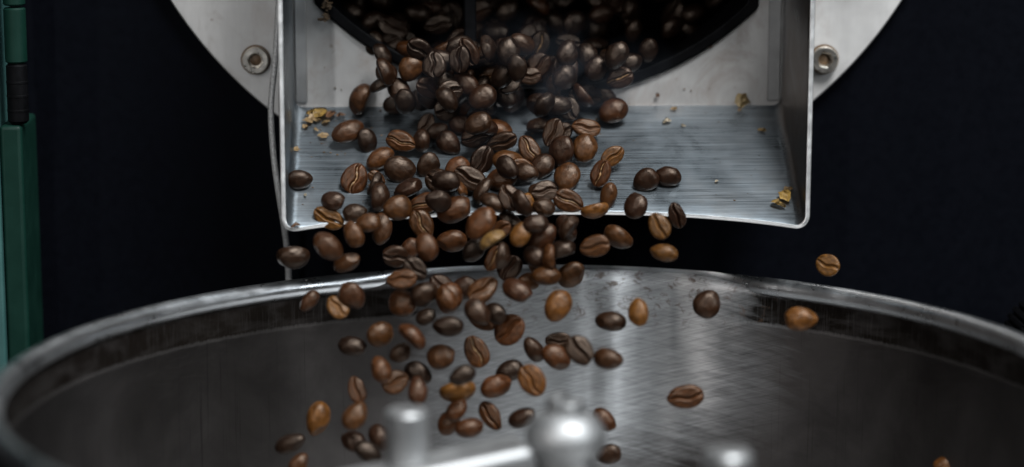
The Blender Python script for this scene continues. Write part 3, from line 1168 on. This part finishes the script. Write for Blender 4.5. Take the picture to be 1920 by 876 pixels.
FL = [flake(s) for s in range(5)]
YEL, TAN, BRN, PAL = (.42, .26, .06, 1), (.36, .24, .11, 1), (.13, .06, .025, 1), (.55, .48, .36, 1)
FLAKES = [  # x, y, size px, colour, surface, label
 (600,213,30,YEL,'f','yellow chaff flake, largest of the cluster at the chute corner'),
 (590,222,22,TAN,'f','tan chaff flake in the cluster at the chute corner'),
 (578,227,18,TAN,'f','tan chaff flake in the cluster at the chute corner'),
 (622,215,22,BRN,'f','reddish brown chaff flake in the cluster at the chute corner'),
 (638,217,16,BRN,'f','reddish brown chaff flake in the cluster at the chute corner'),
 (572,238,12,TAN,'f','small tan chaff flake below the corner cluster'),
 (606,256,18,TAN,'f','curled tan chaff flake lying apart below the corner cluster'),
 (592,243,9,TAN,'f','small tan chaff flake below the corner cluster'),
 (556,281,12,TAN,'f','small tan chaff flake by the left chute wall'),
 (573,366,9,PAL,'f','tiny pale chip near the bean at the left chute wall'),
 (555,424,16,BRN,'f','brown chaff scraps in the rounded front corner of the chute'),
 (1472,368,30,YEL,'f','largest golden chaff flake by the right chute wall'),
 (1458,383,24,(.30,.19,.05,1),'f','brownish gold chaff flake touching the largest golden one'),
 (1391,189,26,(.36,.27,.13,1),'w','tan chaff lump on the faceplate at the floor joint'),
 (1430,245,15,(.26,.17,.06,1),'f','small olive brown flake near the right chute wall'),
 (1251,228,15,PAL,'f','flat pale yellow scrap at the head of the chute'),
 (1264,205,12,TAN,'f','thin tan scrap along the floor joint'),
 (1281,236,7,PAL,'f','tiny white chip on the brushed chute floor'),
 (1344,340,8,PAL,'f','tiny pale chip on the bare brushed floor'),
 (1386,207,9,TAN,'f','small tan crumb below the lump at the floor joint'),
 (584,214,20,YEL,'f','yellow chaff flake beside the largest one in the chute corner'),
 (612,230,15,TAN,'f','tan chaff scrap at the lower edge of the corner cluster'),
 (1478,356,16,TAN,'f','thin tan scrap touching the right chute wall above the golden flake'),
 (1233,178,8,BRN,'w','tiny brown speck on the faceplate'),
 (1332,86,8,BRN,'w','dark speck under the drum lip on the faceplate'),
]


def floor_at(x, y, h):
    d = ray(x, y)
    t = (Vector((0, 0, CT / 2)) + SLN * h - CAM).dot(SLN) / d.dot(SLN)
    return CAM + d * t


for i, (x, y, s, col, where, lab) in enumerate(FLAKES):
    if where == 'f':
        p = floor_at(x, y, .0006 + s * .00003); nrm = SLN
    else:
        p = at_y(x, y, -.0012 if s < 10 else -.003); nrm = Vector((0, -1, 0.2)).normalized()
    o = bpy.data.objects.new('chaff_flake', FL[i % 5])
    C.objects.link(o)
    q = nrm.to_track_quat('Z', 'Y').to_matrix() @ Matrix.Rotation(random.uniform(0, 6.28), 3, 'Z') @ Matrix.Rotation(random.uniform(-.3, .3), 3, 'X')
    sc = s / (FPX / depth_of(p)) * 1.3
    o.matrix_world = Matrix.Translation(p) @ q.to_4x4() @ Matrix.Diagonal((sc, sc * random.uniform(.8, 1.2), sc, 1))
    o.color = col
    tag(o, lab, 'chaff', 'chaff flakes in the chute')


def crumbs(name, pts, material):
    bm = bmesh.new()
    for p, s in pts:
        r = bmesh.ops.create_icosphere(bm, subdivisions=1, radius=s)
        for v in r['verts']:
            v.co = v.co * random.uniform(.6, 1.3)
            v.co = Vector((v.co.x * 1.3, v.co.y, v.co.z * .7)) + p
    return from_bm(name, bm, material, None, False)


pts = []
for i in range(110):
    x, y = random.uniform(545, 1480), random.uniform(205, 420)
    p = floor_at(x, y, .0002)
    if abs(p.x) < CW - .006 and p.y > -.053:
        pts.append((p, random.choice((.00015, .0002, .0002, .0003, .0004))))
for i in range(34):
    x, y = random.uniform(560, 650), random.uniform(205, 300)
    pts.append((floor_at(x, y, .0002), random.uniform(.00015, .00045)))
for i in range(26):
    x, y = random.uniform(560, 1440), random.uniform(120, 198)
    pts.append((at_y(x, y, -.0003), random.uniform(.00015, .00035)))
tag(crumbs('coffee_crumbs', pts, MAT['crumb']), 'scattered tiny dark coffee crumbs on the chute floor', 'crumbs', kind='stuff')
# burnt clump on the lip
pts = []
for i in range(26):
    x = 608 + random.gauss(0, 5); y = 14 + random.uniform(-12, 26)
    pts.append((at_y(x + (8 - y * .25), y, -.003 + random.uniform(-.002, .001)), random.uniform(.0004, .0010)))
o = crumbs('residue_clump', pts, MAT['crumb'])
tag(o, 'burnt dark brown residue clump clinging to the drum lip', 'residue')

# ------------------------------------------------------------------ smoke at the drum mouth
m = bpy.data.materials.new('smoke')
m.use_nodes = True
nt = m.node_tree
nt.nodes.remove(nt.nodes['Principled BSDF'])
pv = nt.nodes.new('ShaderNodeVolumePrincipled')
pv.inputs['Color'].default_value = (.62, .72, .88, 1)
n1 = noise(nt, mapping(nt, (38, 38, 60)), 1, 3, .55, 1.2)
tc = nt.nodes.new('ShaderNodeTexCoord')
gr = nt.nodes.new('ShaderNodeTexGradient')
gr.gradient_type = 'SPHERICAL'
mp = nt.nodes.new('ShaderNodeMapping')
mp.inputs['Location'].default_value = (-1, -1, -1)
mp.inputs['Scale'].default_value = (2, 2, 2)
nt.links.new(tc.outputs['Generated'], mp.inputs['Vector'])
nt.links.new(mp.outputs['Vector'], gr.inputs[0])
den = math2(nt, 'MULTIPLY', remap(nt, n1, .46, .72, 0, 2.2), remap(nt, gr.outputs[1], 0, .5, 0, 1))
nt.links.new(den, pv.inputs['Density'])
nt.links.new(pv.outputs[0], nt.nodes['Material Output'].inputs['Volume'])
bm = bmesh.new()
bmesh.ops.create_icosphere(bm, subdivisions=3, radius=1)
c_ = at_y(1010, 165, -.030)
for v in bm.verts:
    v.co = Vector((v.co.x * .058, v.co.y * .022, v.co.z * .030)) + c_
tag(from_bm('smoke', bm, m), 'thin bluish smoke wisp drifting over beans at the drum mouth', 'smoke', kind='stuff')
